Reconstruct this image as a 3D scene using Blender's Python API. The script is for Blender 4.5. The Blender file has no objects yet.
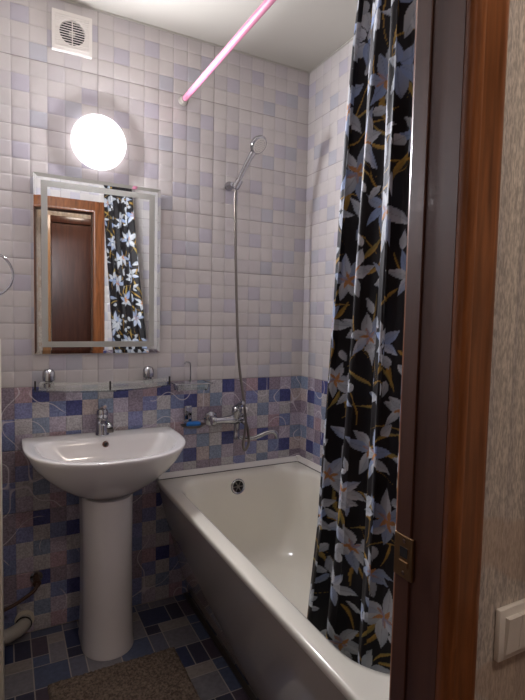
import bpy, bmesh, math, random
import numpy as np
from mathutils import Vector, Matrix
random.seed(7)
PI = math.pi
COL = bpy.context.scene.collection

# ------------------------------------------------------------------ materials
def lin(c):
    return tuple(((x/255.0)/12.92 if x/255.0 <= .04045 else ((x/255.0+.055)/1.055)**2.4) for x in c)

def mat(name, rgb=(200,200,200), rough=.5, metal=0.0, trans=0.0, coat=0.0, ior=1.45, emit=None, estr=0.0, alpha=1.0, spec=.5):
    m = bpy.data.materials.new(name); m.use_nodes = True
    b = m.node_tree.nodes['Principled BSDF']
    b.inputs['Base Color'].default_value = (*lin(rgb), 1)
    b.inputs['Roughness'].default_value = rough
    b.inputs['Metallic'].default_value = metal
    b.inputs['Transmission Weight'].default_value = trans
    b.inputs['Coat Weight'].default_value = coat
    b.inputs['IOR'].default_value = ior
    b.inputs['Specular IOR Level'].default_value = spec
    if emit:
        b.inputs['Emission Color'].default_value = (*lin(emit), 1)
        b.inputs['Emission Strength'].default_value = estr
    return m

def nd(m, typ, **kw):
    n = m.node_tree.nodes.new(typ)
    for k, v in kw.items(): setattr(n, k, v)
    return n
def lk(m, a, b): m.node_tree.links.new(a, b)
def bsdf(m): return m.node_tree.nodes['Principled BSDF']

def add_bump(m, scale, strength, dist=.002, detail=3, stretch=None, rough_var=None):
    tc = nd(m, 'ShaderNodeTexCoord'); mp = nd(m, 'ShaderNodeMapping')
    if stretch: mp.inputs['Scale'].default_value = stretch
    nz = nd(m, 'ShaderNodeTexNoise'); nz.inputs['Scale'].default_value = scale; nz.inputs['Detail'].default_value = detail
    bp = nd(m, 'ShaderNodeBump'); bp.inputs['Strength'].default_value = strength; bp.inputs['Distance'].default_value = dist
    lk(m, tc.outputs['Object'], mp.inputs['Vector']); lk(m, mp.outputs[0], nz.inputs['Vector'])
    lk(m, nz.outputs['Fac'], bp.inputs['Height']); lk(m, bp.outputs[0], bsdf(m).inputs['Normal'])
    return tc, mp, nz

def attr_mix(m, amount, scale, stretch=None, dark=.75, light=1.1, attr='tint'):
    """base colour = colour attribute, broken up by a noise"""
    at = nd(m, 'ShaderNodeVertexColor'); at.layer_name = attr
    tc = nd(m, 'ShaderNodeTexCoord'); nz = nd(m, 'ShaderNodeTexNoise')
    nz.inputs['Scale'].default_value = scale; nz.inputs['Detail'].default_value = 4
    lk(m, tc.outputs['Object'], nz.inputs['Vector'])
    mr = nd(m, 'ShaderNodeMapRange'); mr.inputs[1].default_value = .3; mr.inputs[2].default_value = .7
    mr.inputs[3].default_value = dark; mr.inputs[4].default_value = light
    lk(m, nz.outputs['Fac'], mr.inputs[0])
    mx = nd(m, 'ShaderNodeVectorMath', operation='SCALE')
    lk(m, at.outputs['Color'], mx.inputs[0]); lk(m, mr.outputs[0], mx.inputs['Scale'])
    return at, tc, nz, mx

M = {}
# glazed light tiles
m = M['tile_light'] = mat('glazed_light_tile', rough=.16, spec=.5)
at, tc, nz, mx = attr_mix(m, .1, 9, dark=.95, light=1.04)
lk(m, mx.outputs[0], bsdf(m).inputs['Base Color'])
# decor tiles : mottled colour + fine pale tendril lines
m = M['tile_decor'] = mat('mottled_decor_tile', rough=.2, spec=.5)
at, tc, nz, mx = attr_mix(m, .3, 160, dark=.72, light=1.28)
n2 = nd(m, 'ShaderNodeTexNoise'); n2.inputs['Scale'].default_value = 7.5; n2.inputs['Detail'].default_value = 0
lk(m, tc.outputs['Object'], n2.inputs['Vector'])
s1 = nd(m, 'ShaderNodeMath', operation='SUBTRACT'); s1.inputs[1].default_value = .5
s2 = nd(m, 'ShaderNodeMath', operation='ABSOLUTE')
s3 = nd(m, 'ShaderNodeMapRange'); s3.inputs[1].default_value = .004; s3.inputs[2].default_value = .011; s3.inputs[3].default_value = .8; s3.inputs[4].default_value = 0
lk(m, n2.outputs['Fac'], s1.inputs[0]); lk(m, s1.outputs[0], s2.inputs[0]); lk(m, s2.outputs[0], s3.inputs[0])
n3 = nd(m, 'ShaderNodeTexNoise'); n3.inputs['Scale'].default_value = 5; n3.inputs['Detail'].default_value = 0
mp3 = nd(m, 'ShaderNodeMapping'); mp3.inputs['Location'].default_value = (3.1, 1.7, 8.2)
lk(m, tc.outputs['Object'], mp3.inputs[0]); lk(m, mp3.outputs[0], n3.inputs['Vector'])
g3 = nd(m, 'ShaderNodeMapRange'); g3.inputs[1].default_value = .40; g3.inputs[2].default_value = .44
lk(m, n3.outputs['Fac'], g3.inputs[0])
ml = nd(m, 'ShaderNodeMath', operation='MULTIPLY'); lk(m, s3.outputs[0], ml.inputs[0]); lk(m, g3.outputs[0], ml.inputs[1])
mc = nd(m, 'ShaderNodeMix', data_type='RGBA'); lk(m, ml.outputs[0], mc.inputs[0]); lk(m, mx.outputs[0], mc.inputs[6])
mc.inputs[7].default_value = (*lin((215,208,214)), 1); lk(m, mc.outputs[2], bsdf(m).inputs['Base Color'])
m = M['tile_floor'] = mat('floor_tile_glaze', rough=.32, spec=.5)
at, tc, nz, mx = attr_mix(m, .2, 60, dark=.85, light=1.15)
lk(m, mx.outputs[0], bsdf(m).inputs['Base Color'])
M['grout'] = mat('wall_grout', (150,140,136), .8); add_bump(M['grout'], 200, .3)
M['grout_floor'] = mat('floor_grout', (176,168,162), .85); add_bump(M['grout_floor'], 200, .3)
M['ceiling'] = mat('ceiling_paint', (190,186,176), .55); add_bump(M['ceiling'], 30, .15)
M['hall_paint'] = mat('hall_paint', (190,180,165), .7); add_bump(M['hall_paint'], 40, .2)
M['hall_floor'] = mat('hall_floor_board', (110,75,50), .45); add_bump(M['hall_floor'], 20, .2, stretch=(1,12,1))
M['enamel'] = mat('white_enamel', (234,229,215), .16, coat=.3); add_bump(M['enamel'], 6, .03)
M['ceramic'] = mat('white_ceramic', (222,218,216), .12, coat=.4); add_bump(M['ceramic'], 5, .03)
M['apron'] = mat('glossy_grey_panel', (170,162,155), .13, coat=.5); add_bump(M['apron'], 5, .05)
M['white_plastic'] = mat('white_plastic', (234,229,222), .35); add_bump(M['white_plastic'], 60, .03)
M['cream_plastic'] = mat('cream_plastic', (205,196,178), .4); add_bump(M['cream_plastic'], 60, .03)
M['cabinet'] = mat('cream_lacquer', (215,206,188), .35); add_bump(M['cabinet'], 20, .05)
M['chrome'] = mat('chrome', (178,178,182), .09, metal=1); add_bump(M['chrome'], 40, .02)
M['steel'] = mat('brushed_steel_hose', (128,122,116), .3, metal=1)
tcs, mps, wv = add_bump(M['steel'], 260, .5, .001)
M['dark_hole'] = mat('dark_hole', (22,20,20), .7); add_bump(M['dark_hole'], 50, .1)
M['black_rubber'] = mat('black_rubber', (35,30,28), .6); add_bump(M['black_rubber'], 80, .1)
M['silicone'] = mat('aged_silicone', (60,54,52), .6); add_bump(M['silicone'], 80, .2)
M['mirror'] = mat('mirror_silver', (232,234,232), .015, metal=1)
add_bump(M['mirror'], 1.0, .002, .0005)
M['frost'] = mat('frosted_band', (176,175,168), .42, metal=.2); add_bump(M['frost'], 300, .05)
M['glass'] = mat('clear_glass', (242,248,244), .03, trans=1, ior=1.5); add_bump(M['glass'], 3, .01)
M['frost_glass'] = mat('frosted_glass', (246,248,244), .2, trans=.75, ior=1.3); add_bump(M['frost_glass'], 200, .05)
M['blue_soap'] = mat('blue_soap', (30,110,190), .4); add_bump(M['blue_soap'], 60, .2)
M['pink_tube'] = mat('pink_plastic_tube', (205,128,155), .5, coat=.0); add_bump(M['pink_tube'], 30, .05)
M['lamp_glow'] = mat('lamp_diffuser', (255,250,240), .4, emit=(246,246,254), estr=225)
add_bump(M['lamp_glow'], 30, .02)
M['lamp_rim'] = mat('lamp_rim_fill_glow', (226,222,218), .35, emit=(246,240,250), estr=1.6); add_bump(M['lamp_rim'], 60, .03)  # weak emission added to the rim to fill its shadow on the wall
M['hall_fill_glow'] = mat('hall_fill_diffuser', (255,240,220), .4, emit=(255,238,224), estr=30)  # fill light of the added, unseen hall lamp
add_bump(M['hall_fill_glow'], 30, .02)
M['pipe_grey'] = mat('grey_sewer_pipe', (172,166,156), .45); add_bump(M['pipe_grey'], 60, .1)
M['rust'] = mat('rusty_steel', (84,62,52), .65, metal=.2); add_bump(M['rust'], 120, .6)
M['brass'] = mat('worn_brass', (128,100,70), .45, metal=1); add_bump(M['brass'], 80, .2)
M['ring_clear'] = mat('curtain_ring_plastic', (225,220,215), .3); add_bump(M['ring_clear'], 60, .02)

def wood(name, c1, c2, rough, scale=14, coat=.3, st=(6,6,.5)):
    m = mat(name, c1, rough, coat=coat)
    tc = nd(m, 'ShaderNodeTexCoord'); mp = nd(m, 'ShaderNodeMapping'); mp.inputs['Scale'].default_value = st
    nz = nd(m, 'ShaderNodeTexNoise'); nz.inputs['Scale'].default_value = scale; nz.inputs['Detail'].default_value = 5; nz.inputs['Distortion'].default_value = .6
    cr = nd(m, 'ShaderNodeValToRGB'); cr.color_ramp.elements[0].position = .3; cr.color_ramp.elements[1].position = .7
    cr.color_ramp.elements[0].color = (*lin(c1), 1); cr.color_ramp.elements[1].color = (*lin(c2), 1)
    bp = nd(m, 'ShaderNodeBump'); bp.inputs['Strength'].default_value = .06
    lk(m, tc.outputs['Object'], mp.inputs[0]); lk(m, mp.outputs[0], nz.inputs['Vector']); lk(m, nz.outputs['Fac'], cr.inputs[0])
    lk(m, cr.outputs[0], bsdf(m).inputs['Base Color']); lk(m, nz.outputs['Fac'], bp.inputs['Height']); lk(m, bp.outputs[0], bsdf(m).inputs['Normal'])
    return m
M['jamb'] = wood('dark_brown_jamb', (70,40,28), (82,50,36), .45, 8, coat=.1)
M['casing'] = wood('walnut_casing', (98,56,30), (150,92,54), .3, 12)
M['door'] = wood('dark_walnut_door', (70,38,30), (92,54,42), .3, 8)
M['hall_trim'] = wood('tan_casing', (160,116,80), (186,140,98), .35, 8)

# wallpaper : beige with woven vertical strips and a plaid
m = M['wallpaper'] = mat('woven_stripe_wallpaper', (170,155,140), .8, spec=.2)
tc = nd(m, 'ShaderNodeTexCoord')
def noise(scale, st, detail=3):
    mp = nd(m, 'ShaderNodeMapping'); mp.inputs['Scale'].default_value = st
    nz = nd(m, 'ShaderNodeTexNoise'); nz.inputs['Scale'].default_value = scale; nz.inputs['Detail'].default_value = detail
    lk(m, tc.outputs['Object'], mp.inputs[0]); lk(m, mp.outputs[0], nz.inputs['Vector']); return nz
a = noise(12, (4,1,.03), 3); b_ = noise(110, (3.2,1,.8), 4); c_ = noise(4, (1.5,1,2.2), 1)
r1 = nd(m, 'ShaderNodeValToRGB'); e = r1.color_ramp.elements
e[0].position = .34; e[0].color = (*lin((182,174,170)), 1); e[1].position = .66; e[1].color = (*lin((222,213,202)), 1)
k = e.new(.5); k.color = (*lin((202,192,182)), 1)
lk(m, a.outputs['Fac'], r1.inputs[0])
r2 = nd(m, 'ShaderNodeMapRange'); r2.inputs[1].default_value = .38; r2.inputs[2].default_value = .62; r2.inputs[3].default_value = .72; r2.inputs[4].default_value = 1.16
lk(m, b_.outputs['Fac'], r2.inputs[0])
sc = nd(m, 'ShaderNodeVectorMath', operation='SCALE'); lk(m, r1.outputs[0], sc.inputs[0]); lk(m, r2.outputs[0], sc.inputs['Scale'])
r3 = nd(m, 'ShaderNodeMapRange'); r3.inputs[1].default_value = .56; r3.inputs[2].default_value = .6; r3.inputs[4].default_value = .45
lk(m, c_.outputs['Fac'], r3.inputs[0])
mxx = nd(m, 'ShaderNodeMix', data_type='RGBA'); lk(m, r3.outputs[0], mxx.inputs[0]); lk(m, sc.outputs[0], mxx.inputs[6]); mxx.inputs[7].default_value = (*lin((186,160,138)), 1)
lk(m, mxx.outputs[2], bsdf(m).inputs['Base Color'])
bp = nd(m, 'ShaderNodeBump'); bp.inputs['Strength'].default_value = .5; bp.inputs['Distance'].default_value = .002
lk(m, b_.outputs['Fac'], bp.inputs['Height']); lk(m, bp.outputs[0], bsdf(m).inputs['Normal'])

m = M['rug'] = mat('brown_rug_pile', (112,100,90), .95, spec=.1)
tc = nd(m, 'ShaderNodeTexCoord'); nz = nd(m, 'ShaderNodeTexNoise'); nz.inputs['Scale'].default_value = 120; nz.inputs['Detail'].default_value = 3
cr = nd(m, 'ShaderNodeValToRGB'); cr.color_ramp.elements[0].position = .35; cr.color_ramp.elements[0].color = (*lin((92,81,72)), 1)
cr.color_ramp.elements[1].position = .68; cr.color_ramp.elements[1].color = (*lin((142,127,114)), 1)
lk(m, tc.outputs['Object'], nz.inputs['Vector']); lk(m, nz.outputs['Fac'], cr.inputs[0]); lk(m, cr.outputs[0], bsdf(m).inputs['Base Color'])

m = M['curtain'] = mat('flowered_curtain_cloth', rough=.58, spec=.35, coat=.0)
bsdf(m).inputs['Coat Roughness'].default_value = .3
at = nd(m, 'ShaderNodeVertexColor'); at.layer_name = 'print'
lk(m, at.outputs['Color'], bsdf(m).inputs['Base Color'])

# ------------------------------------------------------------------ builders
def obj(name, bm, m, parent=None, smooth=None):
    me = bpy.data.meshes.new(name)
    if parent is not None:
        p = parent; off = Vector((0,0,0))
        while p is not None: off += p.location; p = p.parent
        bmesh.ops.translate(bm, verts=bm.verts, vec=-off)
    if smooth is not None:
        for f in bm.faces: f.smooth = True
        for ed in bm.edges:
            if len(ed.link_faces) == 2 and ed.calc_face_angle(0) > math.radians(smooth): ed.smooth = False
    bm.to_mesh(me); bm.free()
    o = bpy.data.objects.new(name, me); COL.objects.link(o)
    if m: me.materials.append(m)
    if parent is not None: o.parent = parent
    return o

def thing(name, label, cat, loc, group=None):
    o = bpy.data.objects.new(name, None); COL.objects.link(o); o.location = loc; o.empty_display_size = .05
    o['label'] = label; o['category'] = cat
    if group: o['group'] = group
    return o
def tag(o, label, cat, group=None):
    o['label'] = label; o['category'] = cat
    if group: o['group'] = group
    return o
def struct(o): o['kind'] = 'structure'; return o

def box(bm, x0, x1, y0, y1, z0, z1, bev=0, seg=2):
    r = bmesh.ops.create_cube(bm, size=1)
    vs = r['verts']
    for v in vs:
        v.co = Vector(((x0+x1)/2+v.co.x*(x1-x0), (y0+y1)/2+v.co.y*(y1-y0), (z0+z1)/2+v.co.z*(z1-z0)))
    if bev:
        es = list({e for v in vs for e in v.link_edges})
        bmesh.ops.bevel(bm, geom=es, offset=bev, segments=seg, profile=.5, affect='EDGES')
    return bm
def NB(): return bmesh.new()

def frame_of(d):
    d = Vector(d).normalized()
    a = Vector((0,0,1)) if abs(d.z) < .9 else Vector((1,0,0))
    u = d.cross(a).normalized(); return d, u, u.cross(d).normalized()

def tube(bm, pts, r, n=14, cap=True):
    pts = [Vector(p) for p in pts]; rs = r if isinstance(r, (list, tuple)) else [r]*len(pts)
    d, u, w = frame_of(pts[1]-pts[0]); rings = []
    for i, p in enumerate(pts):
        t = (pts[min(i+1, len(pts)-1)]-pts[max(i-1, 0)]).normalized()
        u = (u-t*u.dot(t)).normalized(); w = t.cross(u)
        rings.append([bm.verts.new(p+(u*math.cos(2*PI*k/n)+w*math.sin(2*PI*k/n))*rs[i]) for k in range(n)])
    for a, b in zip(rings, rings[1:]):
        for k in range(n): bm.faces.new((a[k], a[(k+1) % n], b[(k+1) % n], b[k]))
    if cap: bm.faces.new(rings[0][::-1]); bm.faces.new(rings[-1])
    return bm
def smoothpath(pts, n=10):
    P = [Vector(p) for p in pts]; out = []
    for i in range(len(P)-1):
        p0 = P[max(i-1, 0)]; p1 = P[i]; p2 = P[i+1]; p3 = P[min(i+2, len(P)-1)]
        for k in range(n):
            t = k/n
            out.append(.5*((2*p1)+(p2-p0)*t+(2*p0-5*p1+4*p2-p3)*t*t+(3*p1-p0-3*p2+p3)*t**3))
    return out+[P[-1]]
def lathe(bm, prof, origin, axis, n=40, cap0=True, cap1=True):
    """prof: (radius, distance along axis)"""
    d, u, w = frame_of(axis); O = Vector(origin); rings = []
    for r, h in prof:
        rings.append([bm.verts.new(O+d*h+(u*math.cos(2*PI*k/n)+w*math.sin(2*PI*k/n))*max(r, 1e-5)) for k in range(n)])
    for a, b in zip(rings, rings[1:]):
        for k in range(n): bm.faces.new((a[k], a[(k+1) % n], b[(k+1) % n], b[k]))
    if cap0: bm.faces.new(rings[0][::-1])
    if cap1: bm.faces.new(rings[-1])
    bmesh.ops.recalc_face_normals(bm, faces=bm.faces)
    return bm
def loft(bm, rings, cap0=False, cap1=False):
    R = [[bm.verts.new(p) for p in r] for r in rings]; n = len(R[0])
    for a, b in zip(R, R[1:]):
        for k in range(n): bm.faces.new((a[k], a[(k+1) % n], b[(k+1) % n], b[k]))
    if cap0: bm.faces.new(R[0][::-1])
    if cap1: bm.faces.new(R[-1])
    bmesh.ops.recalc_face_normals(bm, faces=bm.faces)
    return bm
def torus(bm, c, R, r, axis, n=40, k=10):
    d, u, w = frame_of(axis); C = Vector(c)
    rings = []
    for i in range(n):
        a = 2*PI*i/n; e = u*math.cos(a)+w*math.sin(a)
        rings.append([bm.verts.new(C+e*(R+r*math.cos(2*PI*j/k))+d*r*math.sin(2*PI*j/k)) for j in range(k)])
    for i in range(n):
        A = rings[i]; B = rings[(i+1) % n]
        for j in range(k): bm.faces.new((A[j], A[(j+1) % k], B[(j+1) % k], B[j]))
    bmesh.ops.recalc_face_normals(bm, faces=bm.faces); return bm

# ------------------------------------------------------------------ dimensions
H = 2.5; T = .0625
XL = -1.65; YF = -1.563          # left wall, inner face of the front wall
JX = -.79; JL = -1.45; YO = -1.64  # door opening right / left, hall face of the front wall
ZD = 2.0

CR = (206,200,197); CR2 = (201,195,195); LI = (191,186,195); GB = (187,186,193)
LIGHT = {}
lightpat = [  # rows from the top of each 50 x 25 sheet
    [CR, CR2, CR, CR, CR, CR2, CR, CR],
    [CR, CR, CR2, LI, CR, CR, CR, LI],
    [CR2, LI, CR, CR, CR, LI, GB, CR],
    [CR, CR, CR, CR2, GB, CR, CR2, CR]]
NV=(78,82,130); MV=(146,134,146); PK=(172,148,156); LL=(176,166,180); BL=(122,132,168); LG=(182,178,180); PE=(132,136,176); BG=(182,168,166); ST=(132,144,166)
decorpat = [
    [LG, NV, MV, PK, NV, MV, LL, ST],
    [ST, LL, MV, PE, LG, BL, NV, BG],
    [MV, LG, PE, LG, ST, LL, LG, MV],
    [LG, BG, BL, LL, LG, PK, BL, LL]]

def tile_wall(name, O, U, V, N, regions, flip=False):
    """wall of pillowed light tiles above decor tiles; u from the corner, v up; regions (u0,u1,v0,v1) are tiled"""
    O = Vector(O); U = Vector(U); V = Vector(V); N = Vector(N)
    verts = []; faces = []; cols = []; mats = []; gr = []
    flipw = U.cross(V).dot(N) < 0
    def quad(ids, c, mi):
        if flipw: ids = ids[::-1]
        faces.append(ids); cols.append(c); mats.append(mi)
    for (a0, a1, b0, b1) in regions:
        # grout backing
        k = len(verts)
        for (uu, vv) in ((a0,b0),(a1,b0),(a1,b1),(a0,b1)): verts.append(O+U*uu+V*vv)
        quad([k,k+1,k+2,k+3], (1,1,1), 2)
        i0 = int(math.floor(a0/T+1e-6)); i1 = int(math.ceil(a1/T-1e-6))
        j0 = int(math.floor(b0/T+1e-6)); j1 = int(math.ceil(b1/T-1e-6))
        for i in range(i0, i1):
            for j in range(j0, j1):
                u0 = max(i*T, a0); u1 = min((i+1)*T, a1); v0 = max(j*T, b0); v1 = min((j+1)*T, b1)
                if u1-u0 < .004 or v1-v0 < .004: continue
                row = 3-(j % 4); col = 7-(i % 8)   # u runs away from the right-hand corner
                dec = (j < 16)
                c = (decorpat if dec else lightpat)[row][col]
                rnd = random.Random(i*977+j*131+len(name)); g = 1+rnd.uniform(-.025, .025)
                if not dec and rnd.random() < .05: c = CR2
                c = tuple(x*g for x in lin(c))
                gl = .0011 if i % 8 == 0 else .0001; grr = .0011 if i % 8 == 7 else .0001
                gb = .0011 if j % 4 == 0 else .0001; gt = .0011 if j % 4 == 3 else .0001
                steps = ((0, .0008), (.0025, .0020), (.0055, .0027), (.009, .0029)) if not dec else ((0, .0008), (.001, .0018), (.0022, .0022))
                steps = [(s*min(1, (u1-u0)/.03, (v1-v0)/.03), h) for s, h in steps]
                base = len(verts)
                for s, h in steps:
                    A0 = u0+gl+s; A1 = u1-grr-s; B0 = v0+gb+s; B1 = v1-gt-s
                    for (uu, vv) in ((A0,B0),(A1,B0),(A1,B1),(A0,B1)): verts.append(O+U*uu+V*vv+N*h)
                mi = 1 if dec else 0
                for s in range(len(steps)-1):
                    a = base+4*s; b = a+4
                    for q in range(4): quad([a+q, a+(q+1) % 4, b+(q+1) % 4, b+q], c, mi)
                a = base+4*(len(steps)-1); quad([a, a+1, a+2, a+3], c, mi)
    me = bpy.data.meshes.new(name); me.from_pydata([tuple(v) for v in verts], [], faces)
    for mm in ('tile_light', 'tile_decor', 'grout'): me.materials.append(M[mm])
    me.polygons.foreach_set('material_index', mats)
    me.polygons.foreach_set('use_smooth', [mi == 0 for mi in mats])
    ca = me.color_attributes.new('tint', 'FLOAT_COLOR', 'CORNER')
    buf = np.array([(*cols[p], 1) for p in range(len(faces)) for _ in range(4)], dtype=np.float32).ravel()
    ca.data.foreach_set('color', buf); me.update()
    o = bpy.data.objects.new(name, me); COL.objects.link(o); return o

def slab_under(o, boxes, mname, nm):
    """solid body of a wall joined into its tiled face"""
    bm = NB(); bm.from_mesh(o.data)
    n0 = len(bm.faces)
    for b in boxes: box(bm, *b)
    o.data.materials.append(M[mname]); idx = len(o.data.materials)-1
    bm.faces.ensure_lookup_table()
    for f in bm.faces[n0:]: f.material_index = idx; f.smooth = False
    bm.to_mesh(o.data); bm.free()

E_ = .0005
wb = struct(tile_wall('wall_back', (0,0,0), (-1,0,0), (0,0,1), (0,-1,0), [(0,-XL,0,H)]))
slab_under(wb, [(XL-.12, .12, E_, .12, -.1, H+.1)], 'hall_paint', '')
wr = struct(tile_wall('wall_right', (0,0,0), (0,-1,0), (0,0,1), (-1,0,0), [(0,-YF,0,H)]))
slab_under(wr, [(E_, .12, YF, .0, -.1, H+.1)], 'hall_paint', '')
wl = struct(tile_wall('wall_left', (XL,0,0), (0,-1,0), (0,0,1), (1,0,0), [(0,-YF,0,H)]))
slab_under(wl, [(XL-.12, XL-E_, YF, .0, -.1, H+.1)], 'hall_paint', '')
wf = struct(tile_wall('wall_front', (0,YF,0), (-1,0,0), (0,0,1), (0,1,0), [(0,-JX,0,H), (-JX,-JL,ZD,H), (-JL,-XL,0,H)]))
slab_under(wf, [(JX, 1.0, YO, YF-E_, 0, H), (JL, JX, YO, YF-E_, ZD, H), (-2.3, JL, YO, YF-E_, 0, H)], 'wallpaper', '')

# ceiling and floors
bm = NB(); box(bm, XL, 0, YF, 0, H, H+.1); struct(obj('ceiling', bm, M['ceiling']))
bm = NB(); box(bm, -2.3, 1.0, -2.95, YO, H, H+.1); struct(obj('ceiling_hall', bm, M['ceiling']))
bm = NB(); box(bm, -2.3, 1.0, -2.95, YO, -.1, 0); struct(obj('floor_hall', bm, M['hall_floor']))
bm = NB(); box(bm, -2.3, 1.0, -3.05, -2.95, 0, H); struct(obj('wall_hall_back', bm, M['wallpaper']))
bm = NB(); box(bm, -2.42, -2.3, -3.05, YO, 0, H); struct(obj('wall_hall_left', bm, M['wallpaper']))
bm = NB(); box(bm, 1.0, 1.12, -3.05, YO, 0, H); struct(obj('wall_hall_right', bm, M['wallpaper']))

# mosaic floor : 30 cm tiles printed with rectangles
DK=(66,66,84); DB=(62,70,100); FB=(88,98,124); FM=(112,114,130); FG=(134,132,138); FL=(156,148,142); PU=(82,72,84)
module = [(0,0,1,2,PU),(1,0,1,1,FL),(1,1,1,2,FG),(2,0,2,2,DB),(4,0,1,2,DK),(0,2,1,1,FB),(2,2,1,1,DK),(3,2,2,1,FL),(0,3,2,2,FB),(2,3,1,2,FM),(3,3,2,2,FG)]
bm = NB(); cl = bm.loops.layers.float_color.new('tint')
box(bm, XL, 0, YO, 0, -.1, -.002)
for f in bm.faces: f.material_index = 1
TS = .30; XS = -1.265; YS = -.052
for a in range(-2, 5):
    for b in range(-1, 6):
        for (c, r, w, h, colr) in module:
            if (a+b) % 2: c2, r2, w2, h2 = c, r, w, h
            else: c2, r2, w2, h2 = c, r, w, h
            x0 = XS+a*TS+c2*.06+.0022; x1 = XS+a*TS+(c2+w2)*.06-.0022
            y1 = YS-b*TS-r2*.06-.0022; y0 = YS-b*TS-(r2+h2)*.06+.0022
            x0 = max(x0, XL+.001); x1 = min(x1, -.001); y0 = max(y0, YO+.001); y1 = min(y1, -.003)
            if x1-x0 < .004 or y1-y0 < .004: continue
            g = random.Random(a*31+b*17+c*5+r).uniform(.85, 1.12)
            vs = [bm.verts.new(p) for p in ((x0,y0,-.0005),(x1,y0,-.0005),(x1,y1,-.0005),(x0,y1,-.0005))]
            f = bm.faces.new(vs)
            for l in f.loops: l[cl] = (*[x*g for x in lin(colr)], 1)
fl = struct(obj('floor', bm, M['tile_floor'])); fl.data.materials.append(M['grout_floor'])

# white edging strip where bath meets the tiled walls, cornice bead
ZT = .565
bm = NB()
prof = [(0,.0), (.022,.0), (.020,.006), (.006,.022), (0,.022)]
def strip_x(x0, x1, z0):
    A = [bm.verts.new((x0, -.0045-a, z0+b)) for a, b in prof]; B = [bm.verts.new((x1, -.0045-a, z0+b)) for a, b in prof]
    n = len(prof)
    for k in range(n): bm.faces.new((A[k], A[(k+1) % n], B[(k+1) % n], B[k]))
    bm.faces.new(A[::-1]); bm.faces.new(B)
strip_x(-.745, -.026, ZT+.001); bmesh.ops.recalc_face_normals(bm, faces=bm.faces)
struct(obj('trim_1', bm, M['white_plastic']))
bm = NB()
A = [bm.verts.new((-.0045-a, -.026, ZT+.001+b)) for a, b in prof]; B = [bm.verts.new((-.0045-a, -1.50, ZT+.001+b)) for a, b in prof]
for k in range(5): bm.faces.new((A[k], A[(k+1) % 5], B[(k+1) % 5], B[k]))
bm.faces.new(A[::-1]); bm.faces.new(B); bmesh.ops.recalc_face_normals(bm, faces=bm.faces)
struct(obj('trim_2', bm, M['white_plastic']))
bm = NB(); box(bm, -.029, -.005, -.029, -.005, ZT+.001, ZT+.028, .006); struct(obj('trim_3', bm, M['white_plastic'], smooth=40))
bm = NB(); box(bm, XL+.004, -.004, -.008, -.004, H-.007, H-.0003); box(bm, -.008, -.004, YF+.002, -.008, H-.007, H-.0003)
struct(obj('trim_4', bm, M['ceiling']))

# ------------------------------------------------------------------ door frame
bm = NB()
box(bm, JX, JX+.02, YO-.002, YF+.008, 0, ZD)            # right jamb lining (proud face seen)
for v in bm.verts: v.co.x -= .001
jr = struct(obj('door_1', bm, M['jamb']))
bm = NB(); box(bm, JX-.0045, JX-.0012, -1.585, YF+.008, 0, ZD-.014, .001); struct(obj('door_stop_right', bm, M['jamb'], jr))
bm = NB(); box(bm, JL-.02, JL+.001, YO-.002, YF+.008, 0, ZD); struct(obj('jamb_left', bm, M['jamb'], jr))
bm = NB(); box(bm, JL+.002, JL+.005, -1.585, YF+.008, 0, ZD-.014, .002); struct(obj('door_stop_left', bm, M['jamb'], jr))
bm = NB(); box(bm, JL-.02, JX+.019, YO-.002, YF+.008, ZD-.001, ZD+.02); struct(obj('jamb_top', bm, M['jamb'], jr))
bm = NB(); box(bm, JL, JX, YO-.002, YF, -.001, .018, .004); struct(obj('door_sill', bm, M['jamb'], jr))
CW = .078
def casing(nm, y, sgn):
    # rounded casing profile swept round the opening
    pr = [(0,0), (0,.010), (.004,.015), (.012,.018), (.020,.0165), (.024,.0135), (.06,.0125), (.070,.010), (CW,.006), (CW,0)]
    bm = NB()
    def leg(xin, dx):
        A = [bm.verts.new((xin+dx*a, y+sgn*b, 0)) for a, b in pr]
        B = [bm.verts.new((xin+dx*a, y+sgn*b, ZD+a)) for a, b in pr]; return A, B
    A, B = leg(JX-.0, 1); C, D = leg(JL, -1)
    n = len(pr)
    for S, E in ((A, B), (B, D), (D, C)):
        for k in range(n-1): bm.faces.new((S[k], S[k+1], E[k+1], E[k]))
    bm.faces.new(A); bm.faces.new(C)
    bmesh.ops.recalc_face_normals(bm, faces=bm.faces)
    return struct(obj(nm, bm, M['casing'], jr, smooth=50))
casing('casing_hall', YO-.002, -1)
casing('casing_bathroom', YF+.004, 1)
# strike plate in the jamb
bm = NB(); box(bm, JX-.0062, JX-.0012, -1.592, -1.553, .889, .956, .001); sp = struct(obj('strike_plate', bm, M['brass'], jr))
bm = NB(); box(bm, JX-.0068, JX-.0055, -1.582, -1.566, .922, .938); struct(obj('latch_slot', bm, M['dark_hole'], sp))
bm = NB(); box(bm, JX-.0085, JX-.0058, -1.584, -1.566, .908, .917, .001); struct(obj('latch_lip', bm, M['brass'], sp))
for zz in (.897, .948):
    bm = NB(); lathe(bm, [(.0035,0),(.003,.001)], (JX-.006,-1.574,zz), (-1,0,0), 12); struct(obj('screw', bm, M['rust'], sp))

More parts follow.
